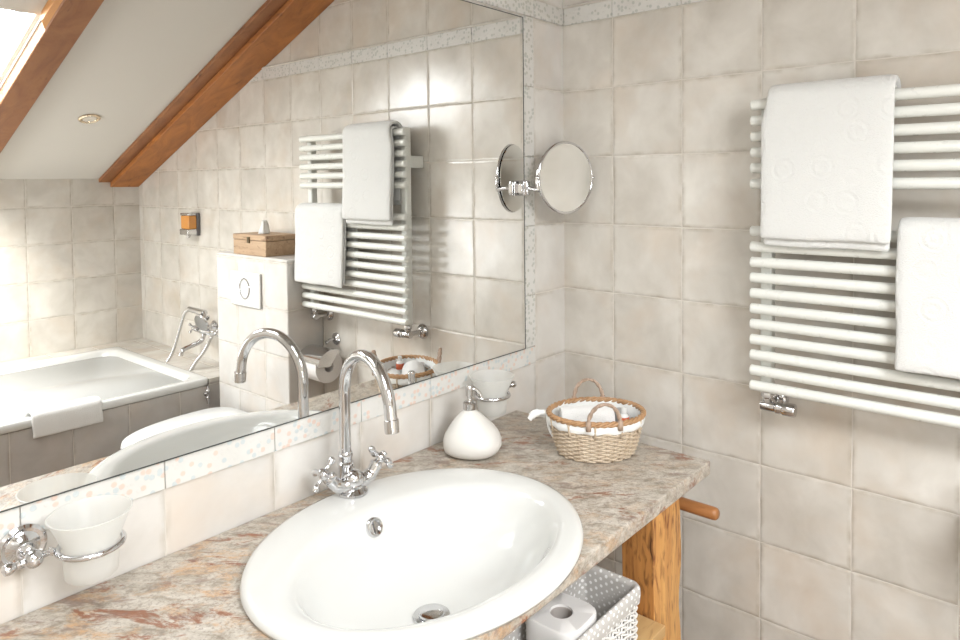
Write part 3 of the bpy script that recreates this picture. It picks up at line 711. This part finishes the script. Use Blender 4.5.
# things in the basket
def roll_cloth(c, d, L, r, label, mat, name='rolled_washcloth', cat='washcloth'):
    d = Vector(d).normalized(); c = Vector(c); mb = MB()
    mb.lathe([(0.001,0.002),(r*0.35,0),(r*0.4,0.003),(r*0.62,0.0),(r*0.68,0.003),(r*0.9,0.0),(r,0.006),(r*1.01,L*0.5),(r,L-0.006),(r*0.9,L),(r*0.5,L-0.002),(0.001,L)], c - d*L/2, d, 26)
    return tag(mb.build(name, mat, angle=60), label, cat, 'cloths in the wicker basket')
roll_cloth(Vector((BX,BY,0.925)) - u1*0.018 + u2*0.016, u1, 0.118, 0.032, 'white rolled washcloth at the back of the wicker basket', TERRYP)
roll_cloth(Vector((BX,BY,0.913)) - u1*0.010 - u2*0.041, u1, 0.088, 0.024, 'white rolled washcloth at the front of the wicker basket', TERRYP)
roll_cloth(Vector((BX,BY,0.925)) + u1*0.063 + u2*0.018, u2, 0.060, 0.018, 'grey rolled cloth at the right end of the wicker basket', GREYB)
bt = thing('toiletry_bottle', 'tiny white bottle with a red label in the wicker basket', 'bottle', Vector((BX,BY,0.902)) + u1*0.058 - u2*0.022)
bc = Vector((BX,BY,0.902)) + u1*0.058 - u2*0.022
MB().lathe([(0.001,0),(0.010,0),(0.011,0.002),(0.011,0.042),(0.008,0.047),(0.005,0.049),(0.001,0.05)], bc, (0,0,1), 20).build('bottle_body', PLASTIC, bt)
MB().lathe([(0.0113,0.026),(0.0116,0.027),(0.0116,0.041),(0.0113,0.042)], bc, (0,0,1), 20).build('bottle_label', RED, bt)
MB().lathe([(0.0055,0.048),(0.006,0.050),(0.006,0.062),(0.001,0.063)], bc, (0,0,1), 16).build('bottle_cap', PLASTIC, bt)

# ------------------------------------------------------------------ support post, peg rail, shelf
ps = MB(); rings = []
for i in range(29):
    z = FZ + (0.829-FZ)*i/28
    def wv_(k): return noise.noise(Vector((k*3.1, z*9, 1.7)))*0.0045
    base = [(-0.412,-0.498),(-0.372,-0.502),(-0.332,-0.500),(-0.285,-0.494),(-0.282,-0.47),(-0.284,-0.42),(-0.33,-0.416),(-0.37,-0.418),(-0.409,-0.424),(-0.413,-0.46)]
    rings.append([Vector((x + wv_(k), y + wv_(k+20), z)) for k, (x, y) in enumerate(base)])
ps.rings(rings)
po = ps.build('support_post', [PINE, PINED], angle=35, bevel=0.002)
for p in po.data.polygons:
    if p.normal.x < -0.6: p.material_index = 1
tag(po, 'rough knotty orange pine post carrying the right end of the vanity', 'post')
pg = MB().lathe([(0.001,0),(0.0085,0.001),(0.0125,0.005),(0.0135,0.011),(0.0135,0.560),(0.001,0.560)], (-0.247,-0.5625,0.757), (0,1,0), 24).build('wooden_peg', wood_mat('peg_wood','y',(0.28,0.11,0.035),(0.38,0.17,0.06),(0.16,0.06,0.02),1.0,0.35))
tag(pg, 'round ended brown wooden rod sticking out under the vanity corner', 'rod')
sh = MB().box(-1.75, -0.4165, -0.525, -0.20, 0.568, 0.590).build('vanity_shelf', SHELFW, bevel=0.0015)
tag(sh, 'light wooden shelf plank below the vanity top', 'shelf')

# ------------------------------------------------------------------ lined storage basket with toilet rolls on the shelf
hx0, hx1, hy0, hy1, hz0, hz1 = -0.86, -0.487, -0.508, -0.375, 0.5905, 0.700
hb = thing('storage_basket', 'white wicker box lined with grey polka dot fabric under the vanity', 'basket', ((hx0+hx1)/2, (hy0+hy1)/2, hz0))
def rrect(x0, x1, y0, y1, r, z, n=6):
    out = []
    for cx, cy, a0 in ((x1-r,y1-r,0),(x0+r,y1-r,PI/2),(x0+r,y0+r,PI),(x1-r,y0+r,1.5*PI)):
        for i in range(n+1): out.append(Vector((cx+r*math.cos(a0+PI/2*i/n), cy+r*math.sin(a0+PI/2*i/n), z)))
    return out
def resample(P, m):
    L = [0]; 
    for i in range(len(P)): L.append(L[-1] + (P[(i+1)%len(P)]-P[i]).length)
    out = []
    for k in range(m):
        s = L[-1]*k/m
        i = max(j for j in range(len(P)) if L[j] <= s + 1e-9); f = (s-L[i])/max(L[i+1]-L[i],1e-9)
        out.append(P[i].lerp(P[(i+1)%len(P)], f))
    return out
wk = MB(); m_s = 92
for r in range(13):
    z = hz0 + 0.003 + r*0.0068
    P_ = resample(rrect(hx0, hx1, hy0, hy1, 0.014, z), m_s*3); c_ = Vector(((hx0+hx1)/2,(hy0+hy1)/2,z))
    pts = []
    for k, p in enumerate(P_):
        dn = Vector(((p.x-c_.x)*0.3, p.y-c_.y, 0)).normalized()
        pts.append(p + dn*(0.0024*math.cos(PI*(k/3.0 + r)) - 0.003) + Vector((0,0,0.0022*math.sin(2*PI*k/9))))
    wk.tube(pts, 0.0020, 5, closed=True)
for k, p in enumerate(resample(rrect(hx0+0.003, hx1-0.003, hy0+0.003, hy1-0.003, 0.013, hz0+0.001), m_s)):
    wk.tube([p, p+Vector((0,0,0.088))], 0.0016, 5)
wk.build('weave', WHITEW, hb, angle=180)
MB().rings([rrect(hx0+0.004, hx1-0.004, hy0+0.004, hy1-0.004, 0.012, hz0), rrect(hx0+0.004, hx1-0.004, hy0+0.004, hy1-0.004, 0.012, hz0+0.003)]).build('bottom', WHITEW, hb)
ln2 = MB(); e = 0
rr_ = [(-0.0045, hz1-0.030, 0.018), (-0.0055, hz1-0.018, 0.018), (-0.005, hz1-0.006, 0.018), (-0.001, hz1, 0.016), (0.004, hz1-0.001, 0.014), (0.0075, hz1-0.010, 0.012), (0.0085, hz0+0.008, 0.011)]
ln2.rings([[p + Vector((0,0,0.002*math.sin(i*0.8) if a < 2 else 0)) for i, p in enumerate(rrect(hx0+d, hx1-d, hy0+d, hy1-d, r, z))] for a, (d, z, r) in enumerate(rr_)], cap=False)
ln2.rings([rrect(hx0+0.0085, hx1-0.0085, hy0+0.0085, hy1-0.0085, 0.011, hz0+0.0045), rrect(hx0+0.0085, hx1-0.0085, hy0+0.0085, hy1-0.0085, 0.011, hz0+0.008)])
ln2.build('fabric_lining', DOTS, hb, angle=180)['label'] = 'grey fabric lining with white polka dots'
def squared(cx, cy, h, r, z, n=64, rot=0.05, p=3.8):
    out = []
    for k in range(n):
        t = 2*PI*k/n; c, s = math.cos(t), math.sin(t)
        q = (abs(c)**p + abs(s)**p)**(-1/p); x, y = c*q*r, s*q*r
        out.append(Vector((cx + x*math.cos(rot)-y*math.sin(rot), cy + x*math.sin(rot)+y*math.cos(rot), z+h)))
    return out
def toilet_roll(cx, cy, z0, h, label):
    t = thing('toilet_roll', label, 'toilet roll', (cx, cy, z0))
    R = 0.0535
    def cir(r, z): return [Vector((cx + r*math.cos(2*PI*k/64), cy + r*math.sin(2*PI*k/64), z)) for k in range(64)]
    MB().rings([squared(cx,cy,0,R-0.003,z0), squared(cx,cy,0.004,R,z0), squared(cx,cy,h-0.004,R,z0), squared(cx,cy,h,R-0.003,z0), cir(0.0205, z0+h), cir(0.0200, z0+h-0.002), cir(0.0200, z0+0.002), cir(0.0205,z0)], closed=True).build('paper', PAPER, t, angle=50)
    MB().rings([cir(0.0198,z0+0.001), cir(0.0198,z0+h-0.004), cir(0.0188,z0+h-0.004), cir(0.0188,z0+0.001)], closed=True).build('core', CARD, t)
toilet_roll(-0.655, -0.4440, hz0+0.0086, 0.104, 'squared white toilet roll standing in the dotted fabric lined basket')

# ------------------------------------------------------------------ cistern box, flush plate, toilet, tissue box
ZBX = 1.174
cs = thing('cistern_box', 'tiled boxed in cistern beside the bathtub', 'cistern', (-0.08, -1.417, FZ))
MB().box(-0.160, -0.0005, -1.690, -1.166, FZ+0.0005, ZBX).build('tiled_box', T_BOX, cs, bevel=0.006, seg=3)
fp = MB().box(-0.170, -0.1605, -1.560, -1.340, 0.968, 1.108).build('flush_plate', PLASTIC, cs, bevel=0.004)
MB().tube([(-0.1715, -1.450+0.036*math.cos(q), 1.041+0.040*math.sin(q)) for q in [2*PI*i/40 for i in range(40)]], 0.0028, 8, closed=True).build('flush_button', CHROME, fp)
# wall hung toilet with closed lid
wc = thing('toilet', 'white wall hung toilet with closed lid in front of the tiled cistern', 'toilet', (-0.4, -1.417, 0.3))
def egg(x0, x1, w_, z, yc=-1.417, n=56):
    out = []; cx = x1 - w_*0.9; 
    for k in range(n):
        t = 2*PI*k/n; c, s = math.cos(t), math.sin(t)
        ax_ = (x1 - cx) if c > 0 else (cx - x0)
        p = 3.4 if c > 0 else 2.15
        q = (abs(c)**p + abs(s)**p)**(-1/p)
        out.append(Vector((cx + c*q*ax_, yc + s*q*w_, z)))
    return out
MB().rings([egg(-0.52,-0.172,0.10,0.18), egg(-0.56,-0.171,0.13,0.22), egg(-0.605,-0.171,0.165,0.33), egg(-0.635,-0.171,0.182,0.45), egg(-0.640,-0.171,0.184,0.495), egg(-0.635,-0.175,0.18,0.503)]).build('bowl', CERAMIC, wc, angle=50)
MB().rings([egg(-0.645,-0.185,0.186,0.506), egg(-0.650,-0.185,0.190,0.511), egg(-0.650,-0.185,0.190,0.522), egg(-0.645,-0.185,0.186,0.526)]).build('seat', PLASTIC, wc, angle=50)
MB().rings([egg(-0.648,-0.180,0.188,0.529), egg(-0.653,-0.180,0.192,0.534), egg(-0.650,-0.180,0.190,0.546), egg(-0.62,-0.190,0.172,0.553), egg(-0.45,-0.25,0.08,0.556)]).build('lid', PLASTIC, wc, angle=50)
tb = thing('tissue_box', 'small wooden tissue box standing on the tiled cistern', 'tissue box', (-0.08, -1.435, ZBX))
MB().box(-0.153, -0.012, -1.560, -1.318, ZBX+0.0005, ZBX+0.060).build('box_base', BOXW, tb, bevel=0.002)
lid = MB().box(-0.154, -0.011, -1.561, -1.317, ZBX+0.0615, ZBX+0.083).build('box_lid', BOXW, tb, bevel=0.002)
MB().box(-0.1585, -0.1545, -1.447, -1.431, ZBX+0.050, ZBX+0.074).build('clasp', plain('dark_brass',(0.12,0.09,0.05),0.4,0.8), lid)
ts = MB(); rings = []
for i in range(7):
    f = i/6; r = 0.022*(1-f*0.55)
    rings.append([Vector((-0.085 + r*math.cos(2*PI*k/20)*(1+0.35*math.sin(3*k+i*0.4)) , -1.435 + r*math.sin(2*PI*k/20)*(0.6+0.2*math.sin(2*k)), ZBX+0.0835+0.052*f+0.004*math.sin(k*1.9)*f)) for k in range(20)])
ts.rings(rings); ts.build('tissue', LINEN, tb, angle=180)

# ------------------------------------------------------------------ orange soap dispenser on the wall
ws = thing('wall_soap_dispenser', 'small orange filled soap dispenser on the tiled wall above the bath', 'soap dispenser', (0, -2.18, 1.26))
MB().box(-0.016, -0.0005, -2.222, -2.135, 1.213, 1.322).build('back_casing', SMOKE, ws, bevel=0.003)
MB().box(-0.056, -0.0165, -2.218, -2.139, 1.246, 1.310).build('soap_tank', ORANGE, ws, bevel=0.004)
MB().box(-0.058, -0.0165, -2.220, -2.137, 1.3105, 1.322).build('top_cap', SATIN, ws, bevel=0.003)
db = MB().box(-0.062, -0.0165, -2.220, -2.137, 1.218, 1.2455); db.lathe([(0.012,0),(0.010,-0.012),(0.004,-0.016)], (-0.040,-2.178,1.218), (0,0,1), 16)
db.build('push_button', SATIN, ws, bevel=0.003)

# ------------------------------------------------------------------ bathtub with tiled surround
YF = -1.742; ZR = 0.632
su = thing('bath_surround', 'beige tiled apron and ledge built around the white bathtub', 'tiled surround', (-1.0, -2.2, FZ))
TX0, TX1, TY0, TY1 = -1.95, -0.175, -2.680, YF
ap = MB(); ap.box(-2.199, -0.176, YF-0.030, YF-0.006, FZ+0.0005, 0.597)
ap.build('apron', T_APRON, su, smooth=False)
MB().box(-0.1755, -0.0005, YF-0.045, YF-0.004, FZ+0.0005, 0.6095).build('side_panel', T_APRON, su, smooth=False)
lg = MB(); lg.box(TX1+0.001, -0.0005, YB+0.0005, YF-0.004, 0.610, 0.6255); lg.box(-2.199, TX1+0.001, YB+0.0005, TY0-0.001, 0.610, 0.6255)
lg.box(-2.199, TX0-0.001, TY0-0.001, YF-0.004, 0.610, 0.6255)
lg.build('ledge', T_LEDGE, su, smooth=False)
bt_ = thing('bathtub', 'white rectangular bathtub along the far wall', 'bathtub', (-1.0, -2.2, ZR))
def rr(d, z, r, dx=0.0): return rrect(TX0+d+dx, TX1-d-dx*0.4, TY0+d, TY1-d, r, z, 8)
MB().rings([rr(0.002,0.600,0.02), rr(0.0,0.604,0.02), rr(0.0,ZR-0.006,0.02), rr(0.003,ZR-0.001,0.02), rr(0.008,ZR,0.02), rr(0.034,ZR,0.07), rr(0.041,ZR-0.003,0.075), rr(0.048,ZR-0.018,0.08), rr(0.078,0.50,0.10,0.02), rr(0.115,0.36,0.11,0.06), rr(0.15,0.26,0.12,0.1), rr(0.22,0.235,0.1,0.12),
            rr(0.25,0.225,0.1,0.12), rr(0.13,0.245,0.12,0.08), rr(0.095,0.36,0.11,0.05), rr(0.055,0.52,0.09,0.01), rr(0.025,0.605,0.05)]).build('tub', CERAMIC, bt_, angle=180)
wq = Vector((TX1-0.105, -2.06, 0.555))
MB().lathe([(0.001,0.022),(0.022,0.022),(0.030,0.018),(0.036,0.010),(0.036,0.0),(0.001,0.0)], wq, (-1,0,0.12), 32).build('waste_knob', CHROME, bt_)
# towel over the rim
def rim_towel():
    mb = MB(); pts = [(YF+0.010,0.560),(YF+0.0105,0.59),(YF+0.010,0.62),(YF+0.006,0.641),(YF-0.008,0.6485),(YF-0.022,0.6490),(YF-0.036,0.647),(YF-0.060,0.634),(YF-0.072,0.60),(YF-0.084,0.57)]
    P3 = smoothpath([(0,a,b) for a, b in pts], 4); n_ = 20; L = len(P3); vs = []; fs = []
    for side in (1, -1):
        for i in range(L):
            a = P3[min(i+1,L-1)]; b = P3[max(i-1,0)]; t = (a-b).normalized(); nm = Vector((0, -t.z, t.y))
            for j in range(n_+1):
                f = j/n_; e_ = min(f, 1-f)*n_; hth = 0.0075*(0.5 if e_ < 0.5 else 0.9 if e_ < 1.5 else 1)*(0.6 if i in (0, L-1) else 1)
                x = -0.835 + 0.232*f + 0.004*noise.noise(Vector((2,P3[i].z*20,1)))
                vs.append(P3[i] + nm*side*hth + Vector((x, 0.0015*noise.noise(Vector((x*30,P3[i].z*20,0))), 0.003*noise.noise(Vector((x*14,2,0))))))
    W_ = n_+1; o = L*W_
    for s in range(2):
        for i in range(L-1):
            for j in range(n_): fs.append((s*o+i*W_+j, s*o+i*W_+j+1, s*o+(i+1)*W_+j+1, s*o+(i+1)*W_+j))
    for i in range(L-1):
        for j in (0, n_): fs.append((i*W_+j,(i+1)*W_+j,o+(i+1)*W_+j,o+i*W_+j))
    for j in range(n_):
        for i in (0, L-1): fs.append((i*W_+j,i*W_+j+1,o+i*W_+j+1,o+i*W_+j))
    mb.add(vs, fs); return mb
tag(rim_towel().build('bath_towel', TERRYP, angle=180, sub=1), 'white folded towel draped over the front rim of the bathtub', 'towel')
# small chrome fitting on the apron corner
av = thing('drain_fitting', 'small chrome fitting on the tiled corner beside the bathtub', 'fitting', (-0.182, YF, 0.56))
MB().lathe([(0.001,0),(0.010,0),(0.010,0.003),(0.005,0.005),(0.005,0.014),(0.001,0.015)], (-0.190,YF-0.0055,0.565), (0,1,0), 16).build('rosette', CHROME, av)
h_ = MB(); h_.sphere((-0.190,YF+0.012,0.578), 0.010, 14); h_.sphere((-0.190,YF+0.012,0.550), 0.009, 14); h_.tube([(-0.190,YF+0.012,0.600),(-0.190,YF+0.012,0.525)], 0.005, 10)
h_.build('knob', CHROME, av)

# ------------------------------------------------------------------ bath mixer with hand shower
bm_ = thing('bath_mixer', 'chrome bath mixer with telephone style hand shower', 'bath mixer', (0, -1.98, 0.80))
b = MB(); bz = 0.792
b.lathe([(0.010,0),(0.016,0.004),(0.016,0.06),(0.020,0.065),(0.020,0.095),(0.016,0.10),(0.016,0.155),(0.010,0.16)], (-0.085,-2.035,bz), (0,1,0), 20)
for y in (-2.02, -1.895):
    b.tube([(-0.085,y,bz),(-0.045,y,bz-0.002),(-0.004,y,bz-0.004)], 0.011, 14)
    b.lathe([(0.001,0),(0.028,0),(0.028,0.004),(0.018,0.014),(0.011,0.018)], (0,y,bz-0.004), (-1,0,0), 24)
b.tube(smoothpath([(-0.085,-1.955,bz-0.01),(-0.10,-1.955,bz-0.045),(-0.145,-1.955,bz-0.060),(-0.185,-1.955,bz-0.072),(-0.196,-1.955,bz-0.095)],5), 0.0105, 14)
b.tube([(-0.085,-1.955,bz+0.01),(-0.085,-1.955,bz+0.052)], 0.009, 12)
b.tube(smoothpath([(-0.085,-2.0,bz+0.070),(-0.085,-1.985,bz+0.054),(-0.085,-1.955,bz+0.050),(-0.085,-1.925,bz+0.054),(-0.085,-1.91,bz+0.070)],4), 0.006, 10)
b.build('mixer_body', CHROME, bm_)
for s, y in ((-1,-2.035),(1,-1.875)):
    h = MB().lathe([(0.012,0),(0.013,0.004),(0.008,0.012),(0.010,0.022),(0.006,0.03),(0.001,0.031)], (-0.085,y,bz), (0,s,0), 18)
    for q in range(4):
        a = PI/4 + q*PI/2; dq = Vector((math.cos(a),0,math.sin(a)))
        h.lathe([(0.004,0.004),(0.0035,0.018),(0.007,0.024),(0.006,0.030),(0.001,0.032)], Vector((-0.085,y+s*0.018,bz)), dq, 10)
    h.build('cross_handle', CHROME, bm_)
hs = MB(); hz = bz+0.080
hs.tube([(-0.088,-2.085,hz+0.004),(-0.088,-1.945,hz)], [0.013,0.016], 16)
hs.tube(smoothpath([(-0.088,-1.945,hz),(-0.092,-1.930,hz-0.006),(-0.100,-1.917,hz-0.022)],4), 0.010, 14)
hs.lathe([(0.010,-0.004),(0.024,0.004),(0.040,0.010),(0.043,0.016),(0.040,0.020),(0.001,0.022)], (-0.104,-1.915,hz-0.030), (-0.9,0.15,-0.35), 30)
ho = hs.build('hand_shower', CHROME, bm_)
hose = smoothpath([(-0.088,-2.086,hz+0.003),(-0.100,-2.112,hz-0.020),(-0.112,-2.135,hz-0.09),(-0.140,-2.165,0.66),(-0.200,-2.200,0.55),(-0.255,-2.190,0.42),(-0.285,-2.13,0.34),(-0.270,-2.05,0.36),(-0.215,-1.985,0.50),(-0.150,-1.940,0.64),(-0.112,-1.895,0.72),(-0.088,-1.885,bz-0.012)],8)
MB().tube(hose, 0.0080, 12).build('hose', SATIN, bm_)

# ------------------------------------------------------------------ toilet paper holder under the radiator
tp = thing('paper_holder', 'chrome toilet paper holder with lid below the radiator end', 'paper holder', (0, -1.08, 0.80))
pc = Vector((-0.078, -1.075, 0.775))
h = MB(); h.tube([(-0.004,-1.085,0.86),(-0.030,-1.085,0.86),(-0.050,-1.085,0.852)], 0.006, 10)
rings = []
for i in range(15):
    a = PI*0.5 + (-0.55 + i/14*1.75); r = 0.068
    y0, y1 = pc.y-0.068, pc.y+0.068
    p = Vector((pc.x + r*math.cos(a), 0, pc.z + r*math.sin(a))); q = Vector((pc.x + (r-0.0025)*math.cos(a), 0, pc.z + (r-0.0025)*math.sin(a)))
    rings.append([p+Vector((0,y0,0)), p+Vector((0,y1,0)), q+Vector((0,y1,0)), q+Vector((0,y0,0))])
h.rings(rings); h.build('lid', CHROME, tp)
ck = MB()
for yy in (pc.y+0.0655,):
    P1 = [Vector((pc.x + 0.067*math.cos(PI*0.5-0.55+i/14*1.9), yy, pc.z + 0.067*math.sin(PI*0.5-0.55+i/14*1.9))) for i in range(15)] + [Vector((pc.x-0.012, yy, pc.z+0.005))]
    ck.rings([P1, [p+Vector((0,0.002,0)) for p in P1]])
ck.build('lid_cheek', SATIN, tp, smooth=False)
MB().lathe([(0.001,0),(0.024,0),(0.024,0.004),(0.012,0.008),(0.007,0.010)], (0,-1.085,0.86), (-1,0,0), 20).build('rosette', CHROME, tp)
MB().tube([(-0.004,-1.158,0.782),(-0.078,-1.158,0.782),(-0.078,-1.022,0.782)], 0.005, 10).build('roll_arm', CHROME, tp)
pr2 = MB()
def cr(r, y): return [Vector((pc.x + r*math.cos(2*PI*k/40), y, pc.z + r*math.sin(2*PI*k/40))) for k in range(40)]
pr2.rings([cr(0.0600,-1.142), cr(0.0600,-1.028), cr(0.020,-1.028), cr(0.020,-1.142)], closed=True)
tag(pr2.build('hanging_toilet_roll', PAPER, angle=40), 'white toilet roll hanging in the chrome holder below the radiator', 'toilet roll')
